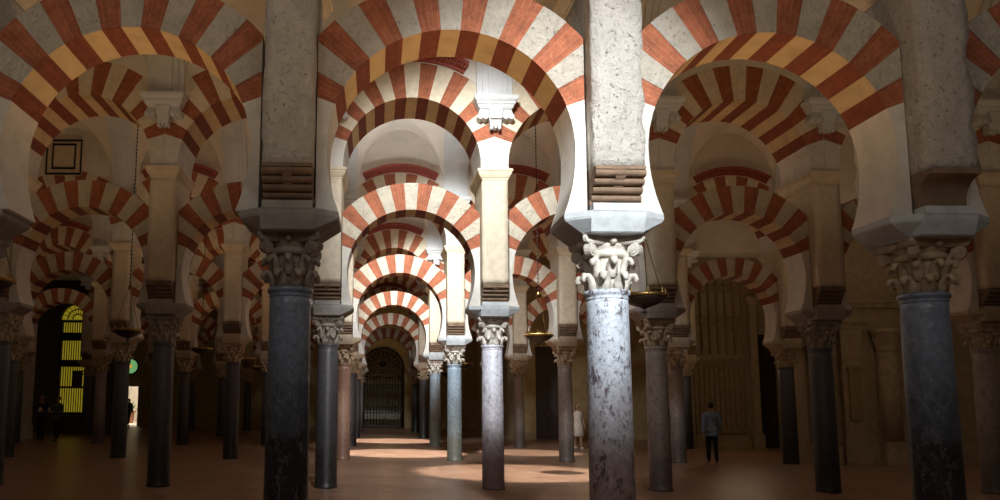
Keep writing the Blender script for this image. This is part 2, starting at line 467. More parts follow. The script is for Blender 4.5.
# ---- bracket and pilaster that carry the vault ribs
NY0 = 7.3; NH = 2.75
def bracket_moulding(sg):
    b = B(); secs = []
    for e, z in ((-.06, 7.02), (-.03, 7.06), (-.02, 7.09), (.0, 7.10), (.0, 7.14), (.03, 7.17), (.045, 7.20), (.045, 7.25)):
        x, y = .36+e, .26+e
        secs.append([(-x, 0, z), (x, 0, z), (x, sg*y, z), (-x, sg*y, z)])
    b.rings(secs); return b.mesh('bracket_moulding', M['pilaster'])
def bracket_drop(sg):
    b = B()
    half = [(0, 6.66), (.02, 6.66), (.035, 6.72), (.06, 6.66), (.10, 6.66), (.105, 6.80), (.13, 6.88), (.17, 6.84), (.20, 6.90), (.23, 6.87), (.26, 6.83), (.32, 6.83), (.325, 6.93), (.29, 7.03), (0, 7.03)]
    pts = half+[(-x, z) for x, z in half[::-1] if x > 0]
    b.prism(pts, 'y', 0, sg*.17)
    for x in (-.075, .075): b.ball(x, sg*.16, 6.665, .035)
    for x in (-.29, -.19, .19, .29):
        for k in range(3):
            secs = []
            rr = (.055, .04, .02)[k]; yy = (.20, .215, .23)[k]
            for y in (.0, yy): secs.append([(x+rr*cos(2*pi*i/12), sg*y, 6.875+rr*sin(2*pi*i/12)) for i in range(12)])
            b.rings(secs)
    b.prism([(-.1, 6.83), (.1, 6.83), (.14, 7.03), (-.14, 7.03)], 'y', 0, sg*.23)
    return b.mesh('pendant_drop', M['pilaster'])
def vault_rib(sg, far=False):
    """layered pilaster rising from the bracket and bending over as a rib under the vault"""
    b = B(); L = 2.88
    path = []
    for i in range(8): path.append((.0, 7.255+.345*i/8))
    for i in range(22):
        a = pi/2*i/21; path.append((L*(1-cos(a)), 7.6+(NY0+NH-7.6-.02)*sin(a)))
    for hw, p0, p1 in ((.34, .004, .075), (.235, .004, .115), (.13, .004, .15)):
        secs = []
        for i, (y, z) in enumerate(path):
            y1, z1 = path[max(i-1, 0)]; y2, z2 = path[min(i+1, len(path)-1)]
            d = Vector((y2-y1, z2-z1)).normalized(); n = Vector((d.y, -d.x))
            q = [(y+n.x*p, z+n.y*p) for p in (p0, p1)]
            secs.append([(-hw, sg*q[0][0], q[0][1]), (-hw, sg*q[1][0], q[1][1]), (hw, sg*q[1][0], q[1][1]), (hw, sg*q[0][0], q[0][1])])
        b.rings(secs)
    return b.mesh('rib_pilaster', M['pilaster'])
for sg in (-1, 1):
    ME['bm', sg] = bracket_moulding(sg); ME['bd', sg] = bracket_drop(sg); ME['rib', sg] = vault_rib(sg)

# ------------------------------------------------------------------ layout
ROWS = [7.27, 14.15, 21.05, 27.95, 34.85, 41.75]
OX = [2.25]+[2.18]*5
ORD = ['front', 'second', 'third', 'fourth', 'fifth', 'sixth', 'seventh']
RANGE = [(-2, 2), (-3, 3), (-4, 3), (-5, 3), (-5, 1), (-4, 0), (-5, 0)]   # columns per row
ARCHES = [(-2, 1), (-4, 3), (-5, 2), (-5, 2), (-5, 0), (-4, -1), (-5, -1)] # arch j spans column j..j+1
NUM = ['first', 'second', 'third', 'fourth', 'fifth', 'sixth', 'seventh', 'eighth', 'ninth', 'tenth']
KIND = {(0, -2): 'grey', (0, -1): 'blue', (0, 0): 'pale', (0, 1): 'blue', (0, 2): 'grey',
        (1, -3): 'grey', (1, -2): 'grey', (1, -1): 'grey', (1, 0): 'mauve', (1, 1): 'brown', (1, 2): 'grey', (1, 3): 'brown',
        (2, -4): 'grey', (2, -3): 'grey', (2, -2): 'grey', (2, -1): 'red', (2, 0): 'teal', (2, 1): 'brown', (2, 2): 'brown', (2, 3): 'grey',
        (3, -1): 'grey', (3, 0): 'teal', (3, 1): 'brown'}
def first_seen(r): return RANGE[r][0]+(1 if r == 0 else 0)

COLG = 'marble columns of the arcades'
for r, Y in enumerate(ROWS):
    fs = first_seen(r)
    for j in range(RANGE[r][0], RANGE[r][1]+1):
        X = OX[r]+S*j-(.1 if r == 0 and j == -2 else 0)
        xx = 377+750*X/Y
        mk = KIND.get((r, j), random.choice(['grey', 'brown', 'grey']))
        big = 1 if r == 0 else 0
        nth = NUM[j-fs] if j >= fs else None
        if r == 0 and j == -2: where = 'leftmost column of front arcade, cut by frame'
        elif r == 0 and j == 2: where = 'column past the right end of the front arcade'
        else: where = f'{nth} column from left, {ORD[r]} arcade'
        what = where if nth and not (r == 0 and j == 2) else where
        capk = 'pale' if (r, j) in ((0, 0), (1, 0), (2, 0), (3, 0)) else 'dark' if (r, j) in ((0, -1), (0, -2), (1, -2), (1, -1), (1, 2)) else 'buff'
        c = thing('marble_column', f'{MAR_WORD[mk]} marble column with leafy capital, '+where.replace(' column from', ' from'), 'column', (X, Y, 0), COLG)
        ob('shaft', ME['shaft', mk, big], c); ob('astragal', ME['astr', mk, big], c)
        cp = ob('capital', ME['cap', capk], c); cp.scale = (.95, .95, 1)
        if r < 4:
            ob('abacus', ME['aba', capk], cp)
            for q in range(4): ob('corner_volute', ME['vol', capk, q], cp)
        else: ob('abacus', ME['aba', capk], cp)
        ob('impost_block', ME['impost' if (r, j) in ((0, 0), (0, 1), (1, 0), (2, 0), (3, 0)) else 'impost_dark' if r == 0 or (r == 1 and j < 3) else 'impost_buff'], c)
        # pier
        smooth = (r, j) in ((0, 1), (0, 2))
        p = thing('pier', f'square plastered pier on the {where}', 'pier', (X, Y, 0), 'plastered piers above the columns')
        ob('pier_shaft', ME['pier_r'][(j+3) % 3] if r == 0 else ME['pier'][(j+r) % 2], p)
        for sg in (-1, 1): ob('corbel', ME['corbel', 'smooth' if smooth else 'roll', sg], p)
        ob('cornice', ME['cornice'], p)
        # vault bracket and rib, on the side of each nave
        for sg in ((-1, 1) if r == 0 else (-1,)):
            lab = f'white vault bracket and rib, far side, above {where}' if sg > 0 else f'white plaster vault bracket and rib above {where}'
            v = thing('vault_bracket', lab.replace(', cut by frame', '').replace(' past the right end', ' right'), 'bracket', (X, Y+sg*(UD+.004), 0), 'white vault brackets')
            ob('bracket_moulding', ME['bm', sg], v); ob('pendant_drop', ME['bd', sg], v); ob('rib_pilaster', ME['rib', sg], v)
    a0, a1 = ARCHES[r]
    n = 0
    for j in range(a0, a1+1):
        X = OX[r]+S*(j+.5)
        cl, cr = j, j+1
        def cw(k):
            if k < fs or k > RANGE[r][1]: return None
            return NUM[k-fs]
        L_, R_ = cw(cl), cw(cr)
        if L_ and R_: where = f'between {L_} and {R_} columns of the {ORD[r]} arcade'
        elif R_: where = f'left of the {R_} column of the {ORD[r]} arcade'
        else: where = f'right of the {L_} column of the {ORD[r]} arcade'
        a = thing('horseshoe_arch', f'striped red and white horseshoe arch {where}', 'arch', (X-(.04 if r == 0 and j == -2 else 0), Y, 0), 'lower horseshoe arches')
        ob('voussoir_ring', ME['lower_ring' if r == 0 else 'inner_ring'], a)
        for sd in (-1, 1): ob('springer', ME['ls', sd], a)
        u = thing('round_arch', f'striped upper round arch {where}', 'arch', (X, Y, 0), 'upper round arches')
        ob('voussoir_ring', ME['upper_ring'], u)
        for sd in (-1, 1): ob('springer', ME['us', sd], u); ((r, j, sd) == (2, -4, -1) or (r == 1 and sd < 0 and j != -1)) or ob('archivolt', ME['av', sd], u)

# upper walls above the arcades
WN = ['front', 'second', 'third', 'fourth', 'fifth', 'sixth', 'seventh']
XL = [(-7.2, 9.4), (-13.5, 15.5), (-17, 22), (-20, 18), (-20, 6.4), (-20, 6.4), (-20, 6.4)]
for r, Y in enumerate(ROWS):
    b = B(); a0, a1 = ARCHES[r]
    low = []
    for j in range(a0, a1+1):
        X = OX[r]+S*(j+.5); am = math.acos(1.55/(URO+.006))
        for i in range(17):
            a = pi-am-(pi-2*am)*i/16; low.append((X+(URO+.006)*cos(a), UZC+(URO+.006)*sin(a)))
    x0, x1 = XL[r]
    ze = low[0][1]
    top = 10.2
    for (xa, za), (xb, zb) in zip(low, low[1:]):
        if xb-xa < 1e-4: continue
        b.prism([(xa, za), (xb, zb), (xb, top), (xa, top)], 'y', -.535, .535)
    b.box(x0, low[0][0], -.535, .535, ze, top); b.box(low[-1][0], x1, -.535, .535, ze, top)
    struct('wall_'+WN[r], b.mesh('upper_wall', M['wall']), (0, Y, 0))

# vaults
def vault(y0, y1, x0, x1, ox, name):
    b = B(); nx = int((x1-x0)/S*22); ny = 34; yc = (y0+y1)/2; hw = (y1-y0)/2
    ys = [yc-hw*cos(pi*i/ny) for i in range(ny+1)]
    grid = []
    for y in ys:
        row = []
        for i in range(nx+1):
            x = x0+(x1-x0)*i/nx
            u = abs((y-yc)/hw); main = NY0+.3*(u < 2)+ (NH-.3)*sqrt(max(0, 1-u*u))
            lx = ((x-ox)/S) % 1.0; lx = (lx-.5)*S
            d = min(y-y0, y1-y)
            lun = 7.45+1.8*sqrt(max(0, 1-(lx/1.23)**2))+.1*d if abs(lx) < 1.23 else 0
            row.append(b.v(x, y, max(main, lun)))
        grid.append(row)
    for a, c in zip(grid, grid[1:]):
        for i in range(nx): b.face([a[i], a[i+1], c[i+1], c[i]], 0, None, True)
    struct(name, b.mesh('vault', M['vault']))
edges = [(.9, ROWS[0]-.54)]+[(ROWS[i]+.54, ROWS[i+1]-.54) for i in range(5)]+[(ROWS[5]+.54, 48.2)]
VX = [(-8, 10), (-13, 15), (-17, 21), (-20, 18), (-20, 14), (-20, 6.6), (-20, 6.6), (-20, 6.6)]
for i, ((y0, y1), (x0, x1)) in enumerate(zip(edges, VX)): vault(y0, y1, x0, x1, OX[min(max(i, 0), 5)] if i else OX[0], 'ceiling')

# floor
b = B(); b.box(-40, 40, -6, 48.25, -.2, 0); struct('floor', b.mesh('floor', M['floor']))

# ------------------------------------------------------------------ outer walls
M['wall_ochre'] = m_plaster('ochre_wall', (.42, .31, .15), .3, .3, 3)
M['wall_stone'] = m_plaster('grey_stone_wall', (.40, .31, .20), .35, .6, 5)
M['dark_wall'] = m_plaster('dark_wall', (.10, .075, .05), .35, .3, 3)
M['carved'] = m_plaster('carved_stone', (.34, .25, .14), .35, .6, 9)
M['wood'] = m_flat('dark_wood', (.035, .016, .010), .55)
M['linen'] = m_flat('white_cloth', (.75, .70, .60), .9)
M['pane_yellow'] = m_flat('yellow_lit_glass', (.5, .4, .05), .4, 0, (1.0, .76, .05), .2)
M['pane_green'] = m_flat('green_lit_glass', (.1, .3, .1), .4, 0, (.30, .75, .28), .5)
M['pane_amber'] = m_flat('amber_lit_glass', (.5, .3, .1), .4, 0, (1.0, .55, .10), .6)
M['court'] = m_plaster('sunlit_courtyard', (.75, .66, .52), .2, .2, 2)
M['court_brown'] = m_plaster('courtyard_brick', (.40, .17, .08), .3, .2, 3)

def wall_open(x0, x1, z1, d, ops, mat):
    """wall with door openings: ops = (centre, width, springing height, arched)"""
    b = B(); x = x0
    for cx, w, h, arched in sorted(ops):
        b.box(x, cx-w/2, 0, d, 0, z1)
        if arched:
            pts = [(cx-w/2*cos(pi*i/20), h+w/2*sin(pi*i/20)) for i in range(21)]
            for (xa, za), (xb, zb) in zip(pts, pts[1:]): b.prism([(xa, za), (xb, zb), (xb, z1), (xa, z1)], 'y', 0, d)
        else: b.box(cx-w/2, cx+w/2, 0, d, h, z1)
        x = cx+w/2
    b.box(x, x1, 0, d, 0, z1)
    return b.mesh('wall', mat)

GX = .42
struct('wall_back', wall_open(-30, 6.6, 10.5, .6, [(GX, 2.76, 3.8, True), (-15.75, 1.25, 2.5, False)], M['wall_ochre']), (0, 48.3, 0))
# moulded arch around the portal
b = B(); secs = []
for i in range(31):
    a = pi*i/30; secs.append([(GX+r_*cos(a), y_, 3.8+r_*sin(a)) for r_, y_ in ((1.45, 0), (1.45, -.12), (1.62, -.18), (1.85, -.10), (1.85, 0))])
b.rings(secs)
for sx in (-1, 1):
    b.box(*sorted((GX+sx*1.45, GX+sx*1.85)), -.12, 0, 0, 3.75); b.box(*sorted((GX+sx*1.42, GX+sx*1.9)), -.2, 0, 3.68, 3.82)
struct('trim_1', b.mesh('portal_surround', M['wall_ochre']), (0, 48.29, 0))
# chapel behind the gate
b = B(); b.box(-2.6, 3.6, 4.0, 4.3, 0, 6.5); b.box(-2.9, -2.6, 0, 4.3, 0, 6.5); b.box(3.6, 3.9, 0, 4.3, 0, 6.5); b.box(-2.9, 3.9, 0, 4.3, 6.5, 6.7)
struct('wall_chapel', b.mesh('chapel', M['wall_ochre']), (0, 48.95, 0))
b = B(); b.box(-2.6, 3.6, 0, 4.0, -.2, 0); struct('floor_chapel', b.mesh('floor', M['floor']), (0, 48.93, 0))
al = thing('altar', 'altar with white cloth in the chapel behind the iron gate', 'altar', (GX, 51.9, 0))
b = B(); b.box(-1.2, 1.2, -.4, .4, 0, .98); b.box(-1.3, 1.3, -.46, .44, .98, 1.05); ob('altar_table', b.mesh('table', M['carved']), al)
b = B(); b.box(-1.22, 1.22, -.475, .42, 1.055, 1.07); b.box(-1.22, 1.22, -.485, -.47, .5, 1.07); ob('altar_cloth', b.mesh('cloth', M['linen']), al)
b = B()
for x in (-.9, 0, .9): b.prism([(x-.4, 1.3), (x+.4, 1.3), (x+.4, 3.0), (x+.2, 3.3), (x, 3.4), (x-.2, 3.3), (x-.4, 3.0)], 'y', .46, .62)
b.box(-1.5, 1.5, .45, .66, 3.4, 3.6); b.box(-1.5, 1.5, .45, .66, 1.0, 1.25); b.box(-1.5, -1.36, .4, .66, 1, 3.5); b.box(1.36, 1.5, .4, .66, 1, 3.5)
ob('altarpiece', b.mesh('altarpiece', M['carved']), al)
for k, (x, h) in enumerate(((-.85, .55), (-.5, .35), (.15, .75), (.6, .4), (.95, .55))):
    c = thing('altar_candlestick', ['brass candlestick on the altar, leftmost', 'short candlestick second from left on the altar', 'tallest candlestick at the middle of the altar', 'short candlestick right of the altar middle', 'brass candlestick on the altar, rightmost'][k], 'candlestick', (GX+x, 51.75, 1.072), 'altar candlesticks')
    b = B(); b.lathe([(.09, 0), (.09, .02), (.03, .05), (.025, h*.5), (.05, h*.55), (.02, h*.62), (.06, h*.7)], 14); ob('stem', b.mesh('stem', M['brass']), c)
    b = B(); b.lathe([(.028, h*.7), (.028, h), (.01, h+.02)], 10); ob('candle', b.mesh('candle', M['linen']), c)

# iron gate in the portal
g = thing('iron_gate', 'dark arched wrought iron gate closing the chapel portal at the far end', 'gate', (GX, 48.5, 0))
b = B()
path = [(-1.33, 0, 0), (-1.33, 0, 3.8)]+[(-1.33*cos(pi*i/24), 0, 3.8+1.33*sin(pi*i/24)) for i in range(1, 24)]+[(1.33, 0, 3.8), (1.33, 0, 0)]
b.tube(path, .06, 8); ob('gate_frame', b.mesh('frame', M['iron']), g)
b = B()
for z in (.12, .95, 1.15, 2.55, 2.75, 3.8): b.box(-1.33, 1.33, -.03, .03, z-.03, z+.03)
ob('cross_rail', b.mesh('rails', M['iron']), g)
b = B()
for i in range(13):
    x = -1.2+2.4*i/12; b.tube([(x, 0, .05), (x, 0, 3.78)], .022, 6)
    b.ball(x, 0, 1.05, .05); b.ball(x, 0, 2.65, .05)
ob('bars', b.mesh('bars', M['iron']), g)
b = B()
for rr in (.35, .75, 1.05): b.tube([(rr*cos(pi*i/20), 0, 3.83+rr*sin(pi*i/20)) for i in range(21)], .022, 6)
for i in range(1, 12):
    a = pi*i/12; b.tube([(.35*cos(a), 0, 3.83+.35*sin(a)), (1.3*cos(a), 0, 3.83+1.3*sin(a))], .018, 6)
    b.ball(.92*cos(a), 0, 3.83+.92*sin(a), .07)
b.ball(0, 0, 4.1, .2)
ob('lunette_scrolls', b.mesh('lunette', M['iron']), g)

# side portal: bright courtyard seen through a door
b = B(); b.box(-27, -8, 0, 16, -.2, 0); struct('floor_courtyard', b.mesh('court', M['court']), (0, 48.93, 0))
b = B(); b.box(-27, -8, 0, .4, 0, 5); struct('wall_courtyard', b.mesh('courtwall', M['court']), (0, 59, 0))
t = thing('garden_planter', 'brown planter box in the bright courtyard beyond the far doorway', 'planter', (-18.1, 54.2, 0))
b = B(); secs = []
for e, z in ((-.08, 0), (0, .75), (.05, .76), (.05, .88), (-.04, .88), (-.04, .8)): secs.append([(-.7-e, -.4-e, z), (.7+e, -.4-e, z), (.7+e, .4+e, z), (-.7-e, .4+e, z)])
b.rings(secs); ob('planter_box', b.mesh('box', M['court_brown']), t)
b = B(); random.seed(3)
for i in range(40):
    a = random.random()*6.28; q = random.random()*.5; x, y = q*1.2*cos(a), q*.6*sin(a); h = .3+random.random()*.5
    b.rings([[(x-.03, y, .8), (x+.03, y, .8), (x, y+.03, .8)], [(x-.06+q*cos(a)*.4, y, .8+h*.6), (x+.06+q*cos(a)*.4, y, .8+h*.6), (x+q*cos(a)*.4, y+.06, .8+h*.6)], [(x-.005+q*cos(a)*.8, y, .8+h), (x+.005+q*cos(a)*.8, y, .8+h), (x+q*cos(a)*.8, y+.005, .8+h)]])
ob('leafy_plant', b.mesh('plant', m_flat('plant_green', (.05, .12, .03), .7)), t)
d = thing('door_leaf', 'open door leaf beside the bright far doorway', 'door', (-15.08, 48.25, 0), None, R(-82))
b = B(); b.box(0, .75, -.03, .03, .02, 2.5)
for z0, z1 in ((.2, .9), (1.05, 1.75), (1.9, 2.4)):
    for y in (-.045, .03): b.box(.1, .65, y, y+.015, z0, z1)
ob('door_panel', b.mesh('leaf', m_flat('pale_wood', (.45, .38, .28), .5)), d)
b = B(); b.ball(.68, -.06, 1.05, .03); ob('door_handle', b.mesh('handle', M['brass']), d)
rw = thing('rose_window', 'small round green and amber stained glass window above the far doorway', 'window', (-15.8, 48.25, 3.78))
b = B()
for i in range(12):
    a0, a1 = 2*pi*i/12+.05, 2*pi*(i+1)/12-.05
    pts = [(.14*cos(a0), .14*sin(a0)), (.44*cos(a0), .44*sin(a0)), (.46*cos((a0+a1)/2), .46*sin((a0+a1)/2)), (.44*cos(a1), .44*sin(a1)), (.14*cos(a1), .14*sin(a1))]
    b.prism(pts, 'y', -.02, .02, 0)
ob('pane', b.mesh('panes', M['pane_green']), rw)
b = B(); b.prism([(.11*cos(2*pi*i/16), .11*sin(2*pi*i/16)) for i in range(16)], 'y', -.025, .025); ob('centre_pane', b.mesh('hub', M['pane_amber']), rw)
b = B(); b.tube([(.5*cos(2*pi*i/32), 0, .5*sin(2*pi*i/32)) for i in range(33)], .05, 8); ob('window_frame', b.mesh('ring', M['iron']), rw)

# left end wall with the yellow lit window
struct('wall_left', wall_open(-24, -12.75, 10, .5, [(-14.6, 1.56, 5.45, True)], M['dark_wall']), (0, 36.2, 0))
wn = struct('window_1', None, (-14.6, 36.45, 0))
b = B(); b.prism([(-.78, .9), (.78, .9)]+[(.78*cos(pi*i/20), 5.45+.78*sin(pi*i/20)) for i in range(21)], 'y', 0, .03); ob('pane', b.mesh('pane', M['pane_yellow']), wn)
b = B()
for i in range(13):
    x = -.68+1.36*i/12; b.box(x-.016, x+.016, -.06, -.02, .9, 5.5)
for z, h in ((.95, .06), (2.2, .05), (3.35, .17), (4.65, .2), (5.4, .06)): b.box(-.78, .78, -.08, -.02, z-h, z+h)
for rr in (.25, .5): b.tube([(rr*cos(pi*i/16), -.04, 5.5+rr*sin(pi*i/16)) for i in range(17)], .03, 6)
for i in range(1, 10):
    a = pi*i/10; b.tube([(.25*cos(a), -.04, 5.5+.25*sin(a)), (.76*cos(a), -.04, 5.5+.76*sin(a))], .016, 6)
b.box(-.84, -.72, -.1, 0, .7, 5.45); b.box(.72, .84, -.1, 0, .7, 5.45)
ob('window_frame', b.mesh('grille', M['iron']), wn)
b = B(); b.box(-.78, .78, 0, .5, 0, .9); ob('window_sill', b.mesh('sill', M['dark_wall']), wn)
pi_ = thing('framed_picture', 'small dark framed picture hung in front of the yellow window', 'picture', (-14.42, 36.28, 2.15))
b = B(); b.box(-.24, .24, -.03, .03, 0, .85); b.box(-.2, .2, -.045, -.03, .04, .81); ob('picture_frame', b.mesh('frame', M['wood']), pi_)
b = B(); b.box(-.17, .17, -.05, -.044, .07, .78); ob('canvas', b.mesh('canvas', m_plaster('dark_canvas', (.12, .05, .03), .6, .1, 14)), pi_)
tb = thing('side_table', 'dark wooden table standing below the yellow window', 'table', (-14.2, 35.5, 0))
b = B(); b.box(-.8, .8, -.3, .3, .82, .88); ob('table_top', b.mesh('top', M['wood']), tb)
for x in (-.72, .72):
    for y in (-.24, .24):
        b = B(); b.lathe([(.03, 0), (.045, .1), (.03, .3), (.05, .6), (.035, .82)], 10, x, y); ob('leg', b.mesh('leg', M['wood']), tb)
b = B(); b.box(-.74, .74, -.26, .26, .66, .82); ob('apron', b.mesh('apron', M['wood']), tb)
def pilaster(name, lab, x, y, w, d, h, mat, cap=True):
    t = thing(name, lab, 'pilaster', (x, y, 0))
    b = B(); b.box(-w/2-.07, w/2+.07, -d-.07, 0, 0, .5); b.box(-w/2-.04, w/2+.04, -d-.04, 0, .5, .58); ob('base_block', b.mesh('base', mat), t)
    b = B(); b.box(-w/2, w/2, -d, 0, .58, h); ob('pilaster_shaft', b.mesh('shaft', mat), t)
    b = B(); secs = []
    for e, z in ((0, h), (.03, h+.04), (.03, h+.1), (.09, h+.2), (.12, h+.22), (.12, h+.32)): secs.append([(-w/2-e, -d-e, z), (w/2+e, -d-e, z), (w/2+e, 0, z), (-w/2-e, 0, z)])
    b.rings(secs); ob('capital', b.mesh('cap', mat), t); return t
pilaster('stone_pilaster', 'pale square stone pilaster with base at the far left', -14.25, 30.9, .42, .4, 5.4, M['springer'])

t = thing('lunette_panel', 'dark framed panel with black border lines high in the left lunette, third arcade', 'panel', (-8.85, 21.05-.54, 7.85))
b = B(); b.box(-.5, .5, -.05, 0, 0, 1.02); ob('panel_board', b.mesh('board', M['cornice']), t)
for q, (w_, h0, h1) in enumerate(((.5, 0, 1.02), (.33, .16, .9))):
    b = B(); e = .035
    b.box(-w_, w_, -.075, -.05, h0, h0+e*1.4); b.box(-w_, w_, -.075, -.05, h1-e*1.4, h1); b.box(-w_, -w_+e, -.075, -.05, h0, h1); b.box(w_-e, w_, -.075, -.05, h0, h1)
    ob('border_line', b.mesh('line', M['iron']), t)

# right: stone wall with engaged columns, chapel front, back wall
struct('wall_right', wall_open(12.0, 24, 10.2, .8, [], M['wall_stone']), (0, 21.05, 0))
for k, (x, lab) in enumerate(((12.35, 'round engaged stone column beside the third arcade on the right wall'), (14.25, 'round engaged stone column on the right wall, near the front right column'))):
    t = thing('engaged_column', lab, 'column', (x, 21.03, 0), 'engaged columns of the right wall')
    b = B(); b.prism([(-.36, -.36), (-.22, -.5), (.22, -.5), (.36, -.36), (.36, 0), (-.36, 0)], 'z', 0, .5); b.prism([(-.3, -.3), (-.2, -.42), (.2, -.42), (.3, -.3), (.3, 0), (-.3, 0)], 'z', .5, .62); ob('base_block', b.mesh('base', M['wall_stone']), t)
    b = B(); h = 3.1
    b.lathe([(.27, .62), (.27, h)], 24, 0, -.1, 0, True, pi, 2*pi); b.box(-.27, .27, -.1, 0, .62, h); ob('engaged_shaft', b.mesh('shaft', M['wall_stone']), t)
    b = B(); b.lathe([(.27, h), (.31, h+.03), (.29, h+.1), (.31, h+.3), (.42, h+.5), (.44, h+.52), (.44, h+.62)], 24, 0, -.1, 0, True, pi, 2*pi); b.box(-.44, .44, -.1, 0, h+.5, h+.62)
    for q in range(5): leaf(b, pi+pi*(q+.5)/5, [(.29, h+.08, .06), (.31, h+.2, .07), (.36, h+.33, .06), (.40, h+.36, .04), (.38, h+.32, .02)])
    ob('capital', b.mesh('cap', M['wall_stone']), t)
pilaster('wall_pilaster', 'flat stone pilaster between the two engaged columns of the right wall', 13.25, 21.03, .6, .16, 3.7, M['wall_stone'])
pilaster('wall_pilaster', 'flat stone pilaster at the far right of the right wall', 15.6, 21.03, .6, .16, 3.7, M['wall_stone'])
b = B(); b.box(12.8, 24, -.12, 0, 0, .42); b.box(12.8, 24, -.08, 0, .42, .5); b.box(12.0, 24, -.1, 0, 4.35, 4.5); b.box(12.0, 24, -.16, 0, 4.5, 4.58)
struct('baseboard_right', b.mesh('plinth', M['wall_stone']), (0, 21.04, 0))
b = B(); b.box(-.16, .16, -.05, 0, 1.2, 2.6); b.box(-.2, .2, -.08, 0, 2.6, 2.68)
t = thing('stone_plaque', 'tall dark stone plaque set on the right wall pilaster', 'plaque', (13.25, 20.86, 0)); ob('plaque_slab', b.mesh('slab', M['carved']), t)

struct('wall_chapel_front', wall_open(11.9, 17, 10, .5, [(14.75, 1.0, 4.3, False)], M['wall_stone']), (0, 28.5, 0))
t = thing('blind_tracery', 'tall ribbed blind tracery panels high on the chapel wall at right', 'tracery', (13.0, 28.48, 0))
b = B()
for i in range(7):
    x = -.95+1.9*i/6; b.box(x-.045, x+.045, -.12, 0, 3.5, 6.3); b.box(x-.02, x+.02, -.16, -.12, 3.5, 6.3)
ob('tracery_ribs', b.mesh('ribs', M['carved']), t)
b = B()
for i in range(6):
    x = -.95+1.9*(i+.5)/6
    for z in (4.7, 5.95): b.tube([(x+.14*cos(pi*q/10), -.05, z+.22*sin(pi*q/10)) for q in range(11)], .03, 6)
b.box(-.95, .95, -.04, 0, 4.62, 4.72); b.box(-.95, .95, -.04, 0, 5.87, 5.97); b.box(-.03, .03, -.03, 0, 4.6, 6)
ob('tracery_arches', b.mesh('arches', M['carved']), t)
b = B(); b.box(-1.0, 1.0, -.2, 0, 3.3, 3.5); b.box(-.98, .98, -.13, 0, 3.18, 3.3); ob('cornice', b.mesh('c', M['carved']), t)
t = thing('lattice_screen', 'carved stone lattice screen on the chapel wall behind the walking man', 'screen', (13.0, 28.48, 0))
b = B()
for i in range(11):
    x = -.95+1.9*i/10; b.box(x-.03, x+.03, -.09, 0, .55, 3.1)
for i in range(14):
    z = .6+2.45*i/13; b.box(-.98, .98, -.07, 0, z-.03, z+.03)
for i in range(10):
    for q in range(13): 
        if (i+q) % 2: b.box(-.95+1.9*(i+.25)/10, -.95+1.9*(i+.75)/10, -.06, 0, .6+2.45*(q+.25)/13, .6+2.45*(q+.75)/13)
ob('lattice', b.mesh('lattice', M['carved']), t)
b = B(); b.box(-1.0, 1.0, -.25, 0, 0, .35); b.box(-.98, .98, -.18, 0, .35, .5); ob('base_moulding', b.mesh('bm', M['carved']), t)
pilaster('chapel_pilaster', 'stone pilaster between the lattice screen and the dark chapel doorway', 14.27, 28.48, .26, .22, 5.4, M['wall_stone'])
d = struct('door_1', None, (14.75, 28.7, 0))
b = B(); b.box(-.5, .5, 0, .06, 0, 4.3)
for x in (-.25, .25):
    for z in (.2, 1.2, 2.2, 3.2): b.box(x-.18, x+.18, -.03, 0, z, z+.85)
ob('door_leaf', b.mesh('leaf', M['wood']), d)
b = B(); b.ball(.38, -.05, 1.1, .035); ob('door_handle', b.mesh('h', M['brass']), d)

struct('wall_right_back', wall_open(6.35, 20, 10, .4, [(7.75, 1.05, 4.2, False), (10.4, 1.3, 3.8, False)], M['wall_ochre']), (0, 34.15, 0))
for n_, (x, w_, h_) in enumerate(((7.75, 1.05, 4.2), (10.4, 1.3, 3.8))):
    d = struct(f'door_{n_+2}', None, (x, 34.35, 0))
    b = B(); b.box(-w_/2, w_/2, 0, .06, 0, h_)
    for sx in (-1, 1):
        for z in range(4): b.box(sx*w_/4-w_*.18, sx*w_/4+w_*.18, -.03, 0, .2+z*h_/4.1, z*h_/4.1+h_/4.6)
    ob('door_leaf', b.mesh('leaf', M['wood']), d)
    b = B(); b.ball(.06, -.05, 1.1, .035); ob('door_handle', b.mesh('h', M['brass']), d)
b = B(); b.box(0, .4, 0, 13.6, 0, 10.5); struct('wall_side', b.mesh('side', M['wall_ochre']), (6.45, 34.6, 0))
b = B(); b.box(6.35, 7.2, -.06, 0, 0, .3); b.box(8.3, 9.7, -.06, 0, 0, .3); struct('baseboard_back', b.mesh('bb', M['carved']), (0, 34.14, 0))
wl = thing('wall_lamp', 'small glowing amber lamp on the back wall between two right columns', 'lamp', (13.25, 34.1, 1.75))
b = B(); b.box(-.04, .04, 0, .05, -.1, .2); b.tube([(0, 0, 0), (0, -.1, -.03), (0, -.14, .05)], .012, 6); ob('lamp_arm', b.mesh('arm', M['brass']), wl)
b = B(); b.lathe([(.05, .05), (.08, .1), (.08, .42), (.05, .5)], 14, 0, -.14); ob('lamp_shade', b.mesh('shade', m_flat('amber_glow', (.8, .4, .1), .5, 0, (1, .5, .08), 1.6)), wl)

